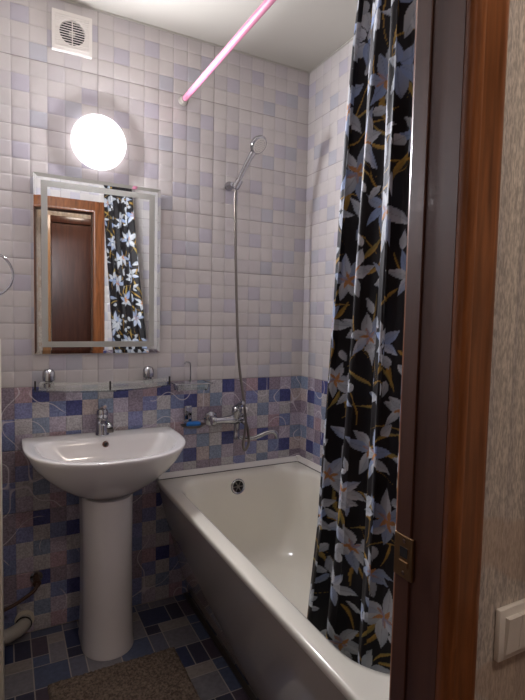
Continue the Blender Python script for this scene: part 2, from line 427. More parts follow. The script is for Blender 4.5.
# hall door seen in the mirror
d2 = None
bm = NB(); box(bm, -.955, -.28, -2.948, -2.905, 0, 2.13, .003); d2 = struct(obj('door_2', bm, M['door']))
bm = NB(); box(bm, -1.03, -.962, -2.948, -2.90, 0, 2.20, .004); struct(obj('casing_left', bm, M['hall_trim'], d2, smooth=40))
bm = NB(); box(bm, -.27, -.20, -2.948, -2.90, 0, 2.20, .004); struct(obj('casing_right', bm, M['hall_trim'], d2, smooth=40))
bm = NB(); box(bm, -.96, -.272, -2.948, -2.902, 2.14, 2.20, .004); struct(obj('casing_top', bm, M['door'], d2, smooth=40))
bm = NB(); tube(bm, [(-.36,-2.905,1.0), (-.36,-2.86,1.0), (-.45,-2.86,1.0)], .009); struct(obj('door_handle', bm, M['chrome'], d2, smooth=40))

# ------------------------------------------------------------------ bath
def rrect(x0, x1, y0, y1, r, z, n=10):
    out = []
    for cx, cy, a0 in ((x1-r, y1-r, 0), (x0+r, y1-r, PI/2), (x0+r, y0+r, PI), (x1-r, y0+r, 1.5*PI)):
        for k in range(n+1):
            a = a0+k*PI/2/n; out.append((cx+r*math.cos(a), cy+r*math.sin(a), z))
    return out
BX0, BX1, BY0, BY1 = -.752, -.006, -1.520, -.008
bath = thing('bathtub', 'white enamel bathtub along the right wall behind a grey glossy panel', 'bathtub', (-.38, -.75, 0))
rings = [rrect(BX0+.004, BX1-.002, BY0+.002, BY1-.002, .02, ZT-.026),
         rrect(BX0, BX1, BY0, BY1, .022, ZT-.022),
         rrect(BX0, BX1, BY0, BY1, .022, ZT-.007),
         rrect(BX0+.002, BX1-.001, BY0+.002, BY1-.001, .022, ZT-.002),
         rrect(BX0+.007, BX1-.005, BY0+.007, BY1-.005, .022, ZT),
         rrect(BX0+.048, BX1-.040, BY0+.070, BY1-.045, .15, ZT-.001),
         rrect(BX0+.057, BX1-.050, BY0+.080, BY1-.056, .165, ZT-.006),
         rrect(BX0+.064, BX1-.060, BY0+.090, BY1-.066, .17, ZT-.022),
         rrect(BX0+.074, BX1-.068, BY0+.105, BY1-.078, .17, ZT-.09),
         rrect(BX0+.100, BX1-.090, BY0+.118, BY1-.100, .15, ZT-.24),
         rrect(BX0+.125, BX1-.115, BY0+.15, BY1-.13, .16, ZT-.345),
         rrect(BX0+.160, BX1-.150, BY0+.20, BY1-.17, .16, ZT-.392),
         rrect(BX0+.22, BX1-.21, BY0+.30, BY1-.24, .13, ZT-.405)]
bm = NB(); loft(bm, rings, cap1=True); obj('basin_shell', bm, M['enamel'], bath, smooth=50)
# overflow rosette on the far inner slope
oc = Vector((-.385, -.082, ZT-.062)); on_ = Vector((0,-1,.12)).normalized()
bm = NB(); lathe(bm, [(.0,-.004),(.034,-.004),(.036,.001),(.033,.005),(.027,.004),(.025,.001),(0,.001)], oc, on_, 36, False, False); ov = obj('overflow_rosette', bm, M['chrome'], bath, smooth=40)
bm = NB(); lathe(bm, [(.0255,.0012),(.0255,.0022)], oc, on_, 32); oh = obj('overflow_opening', bm, M['dark_hole'], ov)
bm = NB(); dd, uu, ww = frame_of(on_)
for k in range(6):
    a = k*PI/3; e = uu*math.cos(a)+ww*math.sin(a); tube(bm, [oc+on_*.003+e*.004, oc+on_*.003+e*.026], .0022, 8)
lathe(bm, [(.0075,.0015),(.0075,.005),(.004,.006)], oc, on_, 16)
obj('overflow_grid', bm, M['steel'], ov)
# slanted apron
bm = NB()
A = [(-.742,-.010,ZT-.034), (-.742,-1.50,ZT-.034), (-.60,-1.50,.045), (-.60,-.010,.045)]
nrm = (Vector(A[3])-Vector(A[0])).cross(Vector(A[1])-Vector(A[0])).normalized()
if nrm.x > 0: nrm = -nrm
NS = 10; f_ = []; b_k = []
for i in range(NS+1):
    t = i/NS
    x = -.742+(.142)*(t**1.15); z = (ZT-.024)*(1-t)+.012*t
    f_.append((x, z))
vf = [[bm.verts.new((x, y, z)) for (x, z) in f_] for y in (-.010, -1.50)]
vb = [[bm.verts.new((x+.012, y, z)) for (x, z) in f_] for y in (-.010, -1.50)]
for i in range(NS):
    bm.faces.new((vf[0][i], vf[1][i], vf[1][i+1], vf[0][i+1])); bm.faces.new((vb[0][i], vb[0][i+1], vb[1][i+1], vb[1][i]))
    for s in (0, 1): bm.faces.new((vf[s][i], vf[s][i+1], vb[s][i+1], vb[s][i]))
bm.faces.new((vf[0][0], vb[0][0], vb[1][0], vf[1][0])); bm.faces.new((vf[0][-1], vf[1][-1], vb[1][-1], vb[0][-1]))
bmesh.ops.recalc_face_normals(bm, faces=bm.faces)
ap = obj('side_panel', bm, M['apron'], bath, smooth=40); ap['label'] = 'glossy grey slanted side panel of the bathtub'
bm = NB(); box(bm, -.622, -.603, -1.50, -.012, .0008, .011, .002); kb = obj('bottom_bead', bm, M['steel'], bath)
# dark sealant line at the rim against the walls
bm = NB(); box(bm, -.748, -.03, -.0285, -.0262, ZT-.0008, ZT+.0022); box(bm, -.0285, -.0262, -1.49, -.03, ZT-.0008, ZT+.0022)
obj('sealant_line', bm, M['silicone'], bath)

# ------------------------------------------------------------------ washbasin with pedestal
CX = -.992
wbn = thing('washbasin', 'white ceramic pedestal washbasin under the mirror', 'sink', (CX, -.2, 0))
def dshape(hw, yb, yf, ysd, z, e=2.35, n=64, cx=CX, rb=.03):
    """half-round outline: straight back, sides to ysd, superellipse front"""
    out = []
    for k in range(n+1):                       # front from right (+x) round to left
        a = PI*k/n; c = math.cos(a); s = math.sin(a)
        out.append((cx+hw*math.copysign(abs(c)**(2/e), c), ysd-(ysd-yf)*abs(s)**(2/e), z))
    m_ = 8
    for k in range(1, m_+1): out.append((cx-hw+.012*k/m_*0, ysd+(yb-rb-ysd)*k/m_, z))
    for k in range(1, 7):
        a = PI-k*PI/2/6; out.append((cx-hw+rb+rb*math.cos(a), yb-rb+rb*math.sin(a), z))
    for k in range(1, 20): out.append((cx-hw+rb+(2*hw-2*rb)*k/20, yb, z))
    for k in range(0, 7):
        a = PI/2-k*PI/2/6; out.append((cx+hw-rb+rb*math.cos(a), yb-rb+rb*math.sin(a), z))
    for k in range(1, m_): out.append((cx+hw, yb-rb+(ysd-yb+rb)*k/m_, z))
    return out
ZR = .800
R = [dshape(.10, -.06, -.26, -.12, .600, rb=.02),
     dshape(.125, -.055, -.285, -.12, .606, rb=.02),
     dshape(.165, -.04, -.325, -.13, .632, rb=.02),
     dshape(.205, -.03, -.370, -.14, .665, rb=.02),
     dshape(.245, -.02, -.415, -.14, .705, rb=.02),
     dshape(.275, -.012, -.450, -.14, .745, rb=.02),
     dshape(.292, -.0065, -.472, -.14, .780, rb=.015),
     dshape(.298, -.0055, -.480, -.14, .792, rb=.012),
     dshape(.298, -.0055, -.480, -.14, .797, rb=.012),
     dshape(.294, -.008, -.476, -.14, ZR, rb=.012),
     dshape(.284, -.018, -.466, -.14, ZR-.001, rb=.012),
     dshape(.262, -.088, -.446, -.17, ZR-.003, rb=.05),
     dshape(.254, -.096, -.438, -.17, ZR-.007, rb=.05),
     dshape(.243, -.104, -.425, -.17, ZR-.025, rb=.05),
     dshape(.215, -.120, -.390, -.18, ZR-.07, rb=.06),
     dshape(.16, -.145, -.33, -.20, ZR-.115, rb=.05),
     dshape(.08, -.19, -.27, -.215, ZR-.132, rb=.02),
     dshape(.03, -.215, -.245, -.225, ZR-.135, rb=.006)]
bm = NB(); loft(bm, R, cap0=True, cap1=True); obj('bowl', bm, M['ceramic'], wbn, smooth=60)
bm = NB()
def ped(hw, yb, yf, z): return dshape(hw, yb, yf, (yb+yf)/2, z, e=2.1, n=40, cx=-.994, rb=.02)
loft(bm, [ped(.099,-.075,-.312,.0), ped(.099,-.075,-.312,.010), ped(.096,-.08,-.306,.025), ped(.093,-.08,-.300,.15), ped(.092,-.08,-.296,.40), ped(.094,-.07,-.298,.55), ped(.096,-.06,-.30,.5995)], cap0=True, cap1=True)
obj('pedestal', bm, M['ceramic'], wbn, smooth=50)
bm = NB(); hc = Vector((CX+.004, -.107, ZR-.030)); hn = Vector((0,-1,.25))
lathe(bm, [(.008,.0),(.0125,.0),(.0125,.003),(.008,.003)], hc, hn, 24, False, False); ovr = obj('overflow_ring', bm, M['chrome'], wbn, smooth=40)
bm = NB(); lathe(bm, [(.008,.0),(.008,.0015)], hc, hn, 20); obj('overflow_hole', bm, M['dark_hole'], ovr)
bm = NB(); lathe(bm, [(.0,.004),(.012,.004),(.022,.002),(.022,0)], (CX,-.23,ZR-.135), (0,0,1), 24, False, False); obj('drain', bm, M['chrome'], wbn, smooth=40)

# tap on the washbasin
fx, fy = CX, -.058
tap = thing('basin_tap', 'short chrome single-lever tap standing on the washbasin', 'tap', (fx, fy, ZR))
bm = NB(); lathe(bm, [(.027,0),(.027,.004),(.025,.008),(.0235,.055),(.024,.062),(.023,.070)], (fx,fy,ZR-.0003), (0,0,1), 32); obj('body', bm, M['chrome'], tap, smooth=40)
bm = NB(); tube(bm, smoothpath([(fx,fy-.012,ZR+.050), (fx+.004,fy-.06,ZR+.062), (fx+.008,fy-.10,ZR+.058), (fx+.009,fy-.115,ZR+.045)]), .0125, 16); sp_ = obj('spout', bm, M['chrome'], tap, smooth=50)
bm = NB(); lathe(bm, [(.013,0),(.013,.014)], (fx+.0095,fy-.117,ZR+.046), (0,-.15,-1), 20); obj('aerator', bm, M['steel'], sp_, smooth=40)
bm = NB(); lathe(bm, [(.0215,0),(.0235,.008),(.0235,.024),(.019,.034),(.0,.037)], (fx,fy,ZR+.0705), (0,0,1), 32, True, False); obj('cartridge_cap', bm, M['chrome'], tap, smooth=50)
bm = NB(); tube(bm, [(fx,fy+.005,ZR+.104), (fx,fy-.03,ZR+.114), (fx,fy-.06,ZR+.124)], [.010,.009,.007], 14); obj('lever', bm, M['chrome'], tap, smooth=50)

# ------------------------------------------------------------------ mirror
mr = thing('wall_mirror', 'tall rectangular mirror with a frosted grey inner border above the washbasin', 'mirror', (-.992, -.004, 1.131))
MX0, MX1, MZ0, MZ1 = -1.240, -.744, 1.131, 1.829; MY = -.018; BV = .014
bm = NB(); box(bm, MX0+.02, MX1-.02, -.0115, -.0045, MZ0+.02, MZ1-.02); obj('backing', bm, M['white_plastic'], mr)
bm = NB()
o4 = [(MX0,MZ0),(MX1,MZ0),(MX1,MZ1),(MX0,MZ1)]; i4 = [(MX0+BV,MZ0+BV),(MX1-BV,MZ0+BV),(MX1-BV,MZ1-BV),(MX0+BV,MZ1-BV)]
ob = [bm.verts.new((x,-.012,z)) for x, z in o4]; of = [bm.verts.new((x,MY+.0013,z)) for x, z in o4]; if_ = [bm.verts.new((x,MY,z)) for x, z in i4]
bm.faces.new(if_); bm.faces.new(ob[::-1])
for k in range(4):
    j = (k+1) % 4; bm.faces.new((ob[k], ob[j], of[j], of[k])); bm.faces.new((of[k], of[j], if_[j], if_[k]))
bmesh.ops.recalc_face_normals(bm, faces=bm.faces); obj('mirror_glass', bm, M['mirror'], mr)
bm = NB(); b0 = .026; bw = .023
def fr(x0, x1, z0, z1): box(bm, x0, x1, MY-.0006, MY-.0001, z0, z1)
fr(MX0+b0, MX1-b0, MZ1-b0-bw, MZ1-b0); fr(MX0+b0, MX1-b0, MZ0+b0, MZ0+b0+bw)
fr(MX0+b0, MX0+b0+bw, MZ0+b0+bw, MZ1-b0-bw); fr(MX1-b0-bw, MX1-b0, MZ0+b0+bw, MZ1-b0-bw)
fb = obj('frosted_band', bm, M['frost'], mr); fb['label'] = 'grey frosted band inside the mirror edge'

# ------------------------------------------------------------------ glass shelf
sh = thing('glass_shelf', 'bow-fronted glass shelf with low frosted rail between mirror and washbasin', 'shelf', (-.973, -.005, .985))
SX0, SX1 = -1.246, -.700; SZ = .985
def bow(t): return -.045-.085*math.sin(PI*t)
bm = NB(); N_ = 30
top = [(SX0+(SX1-SX0)*k/N_, bow(k/N_)) for k in range(N_+1)]
pl = [(SX1,-.006), (SX0,-.006)]+top
va = [bm.verts.new((x,y,SZ)) for x, y in pl]; vb_ = [bm.verts.new((x,y,SZ+.006)) for x, y in pl]
bm.faces.new(va[::-1]); bm.faces.new(vb_)
for k in range(len(pl)): j = (k+1) % len(pl); bm.faces.new((va[k], va[j], vb_[j], vb_[k]))
bmesh.ops.recalc_face_normals(bm, faces=bm.faces); obj('glass_plate', bm, M['glass'], sh)
bm = NB()
rp = [(x, y+.006) for x, y in top[1:-1]]
for k in range(len(rp)-1):
    (xa, ya), (xb, yb) = rp[k], rp[k+1]
    q = [bm.verts.new(p) for p in ((xa,ya,SZ+.0065),(xb,yb,SZ+.0065),(xb,yb,SZ+.038),(xa,ya,SZ+.038),(xa,ya+.003,SZ+.0065),(xb,yb+.003,SZ+.0065),(xb,yb+.003,SZ+.038),(xa,ya+.003,SZ+.038))]
    for f in ((0,1,2,3),(5,4,7,6),(3,2,6,7),(1,0,4,5)): bm.faces.new([q[i] for i in f])
bmesh.ops.remove_doubles(bm, verts=bm.verts, dist=.0002); bmesh.ops.recalc_face_normals(bm, faces=bm.faces)
obj('front_rail', bm, M['frost_glass'], sh)
for t in (.01, .5, .99):
    x = SX0+(SX1-SX0)*t; y = bow(t)+.006
    bm = NB(); box(bm, x-.003, x+.003, y-.004, y+.005, SZ+.0065, SZ+.042, .001); obj('rail_post', bm, M['black_rubber'], sh)
for x in (-1.192, -.800):
    bm = NB(); lathe(bm, [(.012,0),(.012,.018),(.016,.02),(.016,.024)], (x,-.005,SZ+.054), (0,-1,0), 24)
    lathe(bm, [(.019,-.040),(.021,-.034),(.021,-.022),(.015,-.019),(.015,-.014),(.023,-.010),(.024,.004),(.023,.022),(.016,.033),(0,.036)], (x,-.045,SZ+.054), (0,0,1), 28, True, False)
    obj('clamp', bm, M['chrome'], sh, smooth=50)

# small glass tray holder right of the shelf
gt = thing('soap_tray', 'clear glass tray on a thin chrome rail left of the shower hose', 'tray', (-.612, -.005, .965))
bm = NB(); loft(bm, [rrect(-.685,-.545,-.105,-.030,.015,.968), rrect(-.69,-.54,-.11,-.025,.018,.998), rrect(-.687,-.543,-.107,-.028,.016,.998), rrect(-.682,-.548,-.102,-.033,.013,.972)], cap0=True, cap1=True)
obj('glass_dish', bm, M['glass'], gt, smooth=40)
bm = NB(); tube(bm, smoothpath([(-.697,-.006,.999), (-.697,-.09,.999), (-.685,-.117,.999), (-.545,-.117,.999), (-.533,-.09,.999), (-.533,-.006,.999)], 6), .0032, 10); obj('rail', bm, M['chrome'], gt, smooth=50)
bm = NB(); tube(bm, smoothpath([(-.603,-.006,1.0), (-.603,-.020,1.0), (-.603,-.022,1.06), (-.606,-.022,1.082), (-.625,-.024,1.086), (-.633,-.026,1.078)], 6), .0032, 10); obj('hook', bm, M['chrome'], gt, smooth=50)

# soap dish with blue soap left of the bath mixer
sd = thing('soap_dish', 'oval chrome soap dish on a wall bracket beside the bath mixer', 'soap dish', (-.60, -.005, .80))
bm = NB(); box(bm, -.628, -.592, -.020, -.005, .822, .888, .004); box(bm, -.618, -.602, -.045, -.018, .845, .862, .003); box(bm, -.618, -.602, -.045, -.036, .812, .862, .003); obj('bracket', bm, M['chrome'], sd, smooth=40)
def oval(a, b, z, cx=-.602, cy=-.07, n=32): return [(cx+a*math.cos(2*PI*k/n), cy+b*math.sin(2*PI*k/n), z) for k in range(n)]
bm = NB(); loft(bm, [oval(.035,.022,.797), oval(.058,.036,.808), oval(.061,.039,.812), oval(.055,.033,.811), oval(.034,.021,.802)], True, True); obj('dish', bm, M['steel'], sd, smooth=50)
bm = NB(); loft(bm, [oval(.026,.015,.8035), oval(.034,.020,.809), oval(.034,.020,.818), oval(.026,.014,.824)], True, True)
tag(obj('soap_bar', bm, M['blue_soap'], smooth=50), 'small blue soap bar lying in the chrome dish beside the mixer', 'soap')

# ------------------------------------------------------------------ bath mixer
mxr = thing('bath_mixer', 'chrome wall bath mixer with swivel spout above the bathtub', 'tap', (-.43, -.005, .80))
for i, x in enumerate((-.497, -.347)):
    bm = NB()
    if i == 0: box(bm, x-.028, x+.028, -.016, -.0045, .790, .846, .005)
    lathe(bm, [(.033,0),(.033,.004),(.024,.012),(.015,.014),(.015,.05)], (x,-.0045,.818), (0,-1,0), 28)
    obj('wall_flange', bm, M['chrome'], mxr, smooth=40)
bm = NB(); lathe(bm, [(.019,0),(.021,.003),(.021,.016),(.016,.020),(.0155,.06),(.018,.08),(.021,.10),(.021,.13),(.016,.140),(.0155,.15),(.020,.155),(.020,.168)], (-.515,-.062,.818), (1,0,0), 30)
obj('body', bm, M['chrome'], mxr, smooth=40)
bm = NB(); lathe(bm, [(.019,-.01),(.021,.01),(.024,.028),(.024,.046),(.018,.054),(0,.056)], (-.395,-.066,.830), (0,-.35,1), 30, True, False); obj('cartridge', bm, M['chrome'], mxr, smooth=50)
bm = NB(); tube(bm, [(-.395,-.086,.886), (-.396,-.115,.902), (-.398,-.15,.910)], [.012,.010,.008], 14); obj('lever', bm, M['chrome'], mxr, smooth=50)
bm = NB(); lathe(bm, [(.015,0),(.013,.02),(.013,.05),(.016,.055),(.016,.075)], (-.388,-.064,.800), (0,0,-1), 24)
tube(bm, smoothpath([(-.386,-.066,.742), (-.36,-.075,.728), (-.31,-.090,.728), (-.26,-.105,.748), (-.225,-.115,.756), (-.208,-.120,.742), (-.206,-.121,.722)], 8), .0098, 16)
obj('spout', bm, M['chrome'], mxr, smooth=50)
bm = NB(); lathe(bm, [(.011,0),(.014,.008),(.014,.024),(.009,.028)], (-.352,-.066,.845), (0,-.2,1), 20); obj('diverter_knob', bm, M['white_plastic'], mxr, smooth=40)
bm = NB(); lathe(bm, [(.009,0),(.012,.004),(.012,.02),(.007,.028)], (-.366,-.081,.812), (.2,-1,-.3), 20); obj('hose_outlet', bm, M['chrome'], mxr, smooth=40)

# ------------------------------------------------------------------ shower
shw = thing('hand_shower', 'chrome hand shower with long metal hose hung high on the back wall', 'shower', (-.415, -.005, .72))
bm = NB(); lathe(bm, [(.020,0),(.021,.006),(.019,.018),(.012,.028),(.010,.045)], (-.424,-.004,1.890), (0,-1,0), 28); obj('wall_holder', bm, M['chrome'], shw, smooth=50)
bm = NB(); lathe(bm, [(.013,-.022),(.0165,-.02),(.0165,.02),(.013,.022)], (-.404,-.058,1.892), (.40,-.28,.87), 24); obj('swivel_clip', bm, M['chrome'], shw, smooth=40)
hp = [(-.414,-.053,1.868), (-.404,-.061,1.895), (-.388,-.074,1.94), (-.368,-.090,1.99), (-.350,-.104,2.030)]
bm = NB(); tube(bm, smoothpath(hp, 8), [.0085+.005*(k/32.) for k in range(33)], 18); obj('handle', bm, M['chrome'], shw, smooth=50)
hn = Vector((.30,-.72,-.62)).normalized(); hcn = Vector((-.335,-.124,2.058))
bm = NB(); lathe(bm, [(0,-.026),(.018,-.025),(.034,-.016),(.042,-.003),(.043,.004),(.040,.008),(.036,.009)], hcn, hn, 40, False, True); hd = obj('shower_head', bm, M['chrome'], shw, smooth=50)
bm = NB(); d_, u_, w_ = frame_of(hn)
lathe(bm, [(.034,.0092),(.034,.0108)], hcn, hn, 36)
fp = obj('spray_face', bm, M['white_plastic'], hd)
bm = NB()
for rr, nn in ((.008,6),(.017,12),(.026,18)):
    for k in range(nn):
        a = 2*PI*k/nn; lathe(bm, [(.0012,.0108),(.0009,.0128)], hcn+(u_*math.cos(a)+w_*math.sin(a))*rr, hn, 6)
nz_ = obj('nozzles', bm, M['black_rubber'], hd)
hose = smoothpath([(-.411,-.053,1.866), (-.412,-.054,1.80), (-.408,-.060,1.60), (-.402,-.070,1.35), (-.394,-.085,1.10), (-.380,-.115,.92), (-.372,-.125,.80), (-.385,-.128,.715), (-.372,-.125,.685), (-.352,-.118,.712), (-.352,-.110,.77), (-.361,-.1075,.805)], 14)
bm = NB(); tube(bm, hose, .0062, 12); obj('hose', bm, M['steel'], shw, smooth=60)

# ------------------------------------------------------------------ lamp, fan
lp = thing('wall_lamp', 'round glowing wall lamp with white rim above the mirror', 'lamp', (-1.0, -.004, 1.978))
bm = NB(); lathe(bm, [(.090,0),(.101,.002),(.105,.008),(.105,.034),(.101,.040),(.091,.041)], (-1.0,-.004,1.978), (0,-1,0), 64); obj('rim', bm, M['lamp_rim'], lp, smooth=45)
bm = NB(); lathe(bm, [(.0900,.0408),(.087,.047),(.078,.052),(.060,.056),(.04,.058),(0,.059)], (-1.0,-.004,1.978), (0,-1,0), 64, True, False); obj('diffuser', bm, M['lamp_glow'], lp, smooth=60)

fn = thing('extractor_fan', 'square white louvred extractor fan below the ceiling', 'fan', (-1.0985, -.004, 2.302))
FX, FZ, FH = -1.0985, 2.3745, .073
def plate_with_hole(bm, cx, cz, h, r, y0, y1, n=48):
    sq = []; ci = []
    for k in range(n):
        a = 2*PI*k/n; c, s = math.cos(a), math.sin(a); q = h/max(abs(c), abs(s))
        sq.append((cx+c*q, cz+s*q)); ci.append((cx+c*r, cz+s*r))
    S0 = [bm.verts.new((x,y0,z)) for x, z in sq]; S1 = [bm.verts.new((x,y1,z)) for x, z in sq]
    C1 = [bm.verts.new((x,y1,z)) for x, z in ci]; C0 = [bm.verts.new((x,y0,z)) for x, z in ci]
    for k in range(n):
        j = (k+1) % n
        for A, B in ((S0,S1),(S1,C1),(C1,C0),(C0,S0)): bm.faces.new((A[k], A[j], B[j], B[k]))
    bmesh.ops.recalc_face_normals(bm, faces=bm.faces)
bm = NB(); plate_with_hole(bm, FX, FZ, FH, .047, -.004, -.024); obj('faceplate', bm, M['white_plastic'], fn)
bm = NB()
for k in range(16):
    z = FZ-.060+k*.008; dz = abs(z-FZ)
    hx = .062
    w = math.sqrt(max(0, .0495**2-dz**2)) if dz < .049 else 0
    if w > 0:
        box(bm, FX-hx, FX-w, -.0262, -.0236, z-.0018, z+.0018); box(bm, FX+w, FX+hx, -.0262, -.0236, z-.0018, z+.0018)
    else: box(bm, FX-hx, FX+hx, -.0262, -.0236, z-.0018, z+.0018)
obj('ribs', bm, M['white_plastic'], fn)
bm = NB()
for k in range(10):
    z = FZ-.0414+k*.0092; w = math.sqrt(max(.0001, .0468**2-(z-FZ)**2))
    box(bm, FX-w, FX+w, -.0235, -.0215, z-.0014, z+.0014)
box(bm, FX-.0015, FX+.0015, -.0240, -.016, FZ-.0465, FZ+.0465)
obj('louvre', bm, M['white_plastic'], fn)
bm = NB(); lathe(bm, [(.0465,0),(.0465,.004)], (FX,-.0045,FZ), (0,-1,0), 40); obj('duct_opening', bm, M['dark_hole'], fn)
bm = NB(); lathe(bm, [(.012,0),(.012,.006)], (FX,-.0088,FZ), (0,-1,0), 24); obj('motor_hub', bm, M['pipe_grey'], fn, smooth=40)

# ------------------------------------------------------------------ curtain rod and curtain
rod = thing('shower_rod', 'pink plastic curtain rod running from the back wall below the ceiling', 'rod', (-.645, -.004, 2.225))
RZ = lambda y: 2.225+.012*y
bm = NB(); tube(bm, [(-.645,-.006,RZ(0)), (-.645,-.75,RZ(-.75)), (-.645,YF+.006,RZ(YF))], .0125, 24); obj('tube', bm, M['pink_tube'], rod, smooth=50)
for y, d in ((-.0040,-1), (YF+.0040,1)):
    bm = NB(); lathe(bm, [(.022,0),(.022,.006),(.0165,.012),(.0165,.028),(.0128,.030)], (-.645,y,RZ(y)), (0,d,0), 24); obj('end_cap', bm, M['pipe_grey'], rod, smooth=40)

cur = thing('shower_curtain', 'black curtain with pale lilies and golden leaves hanging into the bathtub', 'curtain', (-.64, -1.35, .40))
ZT_, ZB_ = 2.185, .33
NU, NVv = 420, 820
S = np.linspace(0, 1, NU); Vv = np.linspace(0, 1, NVv)     # Vv: 0 top, 1 bottom
s, v = np.meshgrid(S, Vv)
z = ZT_+(ZB_-ZT_)*v
Ax = -.715+.105*v; Ay = -1.500+.090*v**1.2
Bx = -.618+.085*np.minimum(1, v*1.25)**1.1; By = -1.215+.312*np.minimum(1, v)**.95
warp = s+.020*np.sin(2*PI*1.3*s+1.1)+.010*np.sin(3.1*v+5*s)*v
base_x = Ax+(Bx-Ax)*warp; base_y = Ay+(By-Ay)*warp
dx = Bx-Ax; dy = By-Ay; L = np.sqrt(dx**2+dy**2); nx = -dy/L; ny = dx/L   # nx<0 : towards the room
nf = 3.5
ph = 2*PI*nf*warp+.35*np.sin(2.2*v)+.8
amp = (.015+.013*v)*(1+.25*np.sin(9*s+2*v))*np.minimum(1, .55+3*v)
w = np.sin(ph); w = np.sign(w)*np.abs(w)**.8
small = .004*np.sin(2*PI*11*s+6*v)*np.sin(4*v+1)+.003*np.sin(2*PI*17*s-3*v)
X = base_x+nx*(amp*w+small)+(.010*np.cos(2*ph))*dx/L
Y = base_y+ny*(amp*w+small)+(.010*np.cos(2*ph))*dy/L
Y = np.maximum(Y, YF+.04)
Z = z+.006*np.sin(ph)*v
co = np.stack([X, Y, Z], -1).reshape(-1, 3)-np.array(cur.location)
# cloth coordinates
mid = NVv//2
ds = np.sqrt(np.diff(X[mid])**2+np.diff(Y[mid])**2); uu_ = np.concatenate([[0], np.cumsum(ds)])
W_ = uu_[-1]
Uc = np.broadcast_to(uu_[None, :], X.shape); Vc = (ZT_-z)
P = np.zeros(X.shape+(3,), dtype=np.float32); P[:] = lin((24,21,24))
rg = random.Random(12)
def paint(mask, colr, a=1.0):
    P[mask] = P[mask]*(1-a)+np.array(colr, dtype=np.float32)*a
def local(cx, cy, ang):
    dx_ = Uc-cx; dy_ = Vc-cy; c, s_ = math.cos(ang), math.sin(ang)
    return dx_*c+dy_*s_, -dx_*s_+dy_*c
def window(cx, cy, r):
    return (np.abs(Uc-cx) < r) & (np.abs(Vc-cy) < r)
def leaf(cx, cy, ang, ln, wd, c1, c2, curve=0.0):
    j = np.where((uu_ > cx-ln*1.1) & (uu_ < cx+ln*1.1))[0]; i = np.where((Vc[:, 0] > cy-ln*1.1) & (Vc[:, 0] < cy+ln*1.1))[0]
    if len(i) == 0 or len(j) == 0: return
    sl = (slice(i[0], i[-1]+1), slice(j[0], j[-1]+1))
    dx_ = Uc[sl]-cx; dy_ = Vc[sl]-cy; c, s_ = math.cos(ang), math.sin(ang)
    a = (dx_*c+dy_*s_)/ln; b = (-dx_*s_+dy_*c)
    b = b-curve*ln*a*a
    hw = wd*np.clip(np.sin(PI*np.clip(a, 0, 1)**.75), 0, 1)
    msk = (a > 0) & (a < 1) & (np.abs(b) < hw)
    t = np.clip(.5+.5*b/np.maximum(hw, 1e-5), 0, 1)*.65+.35*np.clip(a, 0, 1)
    vein = np.abs(b) < wd*.06
    colr = np.array(c1)[None, None]*(1-t[..., None])+np.array(c2)[None, None]*t[..., None]
    colr = np.where(vein[..., None], colr*.75, colr)
    sub = P[sl]; sub[msk] = colr[msk]; P[sl] = sub
WH = lin((206,209,212)); GR = lin((150,157,168)); BLu = lin((140,158,194)); GO = lin((186,146,66)); GO2 = lin((120,96,46)); OR_ = lin((190,134,84)); OL = lin((110,112,70))
cells = []
gy, gx = .132, .125
for r in range(-1, int(1.9/gy)+2):
    for c in range(-1, int(W_/gx)+2):
        cells.append((c*gx+(gx*.5 if r % 2 else 0)+rg.uniform(-.022,.022), r*gy+rg.uniform(-.025,.025)))
for (cx, cy) in cells:                     # golden and olive leaves first
    for k in range(rg.choice((1,2,3))):
        ang = rg.uniform(0, 2*PI); d = rg.uniform(.02,.05)
        leaf(cx+d*math.cos(ang), cy+d*math.sin(ang), ang+rg.uniform(-.5,.5), rg.uniform(.05,.09), rg.uniform(.003,.006), GO, rg.choice((GO2, OL)), rg.uniform(-.7,.7))
    leaf(cx+.04, cy-.05, rg.uniform(0, 2*PI), .12, .002, GO, GO2, .8)
for (cx, cy) in cells:
    nP = rg.choice((5,6,6)); a0 = rg.uniform(0, 2*PI); size = rg.uniform(.046,.070)
    for k in range(nP):
        ang = a0+2*PI*k/nP+rg.uniform(-.25,.25)
        leaf(cx+.004*math.cos(ang), cy+.004*math.sin(ang), ang, size*rg.uniform(.8,1.15), size*rg.uniform(.17,.25), rg.choice((WH, WH, WH, BLu)), rg.choice((GR, GR, GR, BLu)), rg.uniform(-.35,.35))
    if rg.random() < .65:
        for k in range(5): leaf(cx, cy, a0+k*1.25+.5, size*.38, size*.075, rg.choice((OR_, BLu)), OR_, .3)
for q in range(150):                        # loose petals
    leaf(rg.uniform(0, W_), rg.uniform(0, 1.8), rg.uniform(0, 2*PI), rg.uniform(.025,.045), rg.uniform(.007,.012), WH, GR, rg.uniform(-.3,.3))
me = bpy.data.meshes.new('cloth')
idx = np.arange(NU*NVv).reshape(NVv, NU)
quads = np.stack([idx[:-1,:-1], idx[:-1,1:], idx[1:,1:], idx[1:,:-1]], -1).reshape(-1, 4)
nq = len(quads)
me.vertices.add(len(co)); me.vertices.foreach_set('co', co.astype(np.float32).ravel())
me.loops.add(nq*4); me.loops.foreach_set('vertex_index', quads.astype(np.int32).ravel())
me.polygons.add(nq); me.polygons.foreach_set('loop_start', np.arange(0, nq*4, 4, dtype=np.int32))
me.polygons.foreach_set('use_smooth', np.ones(nq, dtype=bool))
me.update(calc_edges=True); me.validate()
ca = me.color_attributes.new('print', 'FLOAT_COLOR', 'POINT')
ca.data.foreach_set('color', np.concatenate([P.reshape(-1, 3), np.ones((NU*NVv, 1), dtype=np.float32)], 1).astype(np.float32).ravel())
me.materials.append(M['curtain'])
cloth = bpy.data.objects.new('cloth', me); COL.objects.link(cloth); cloth.parent = cur
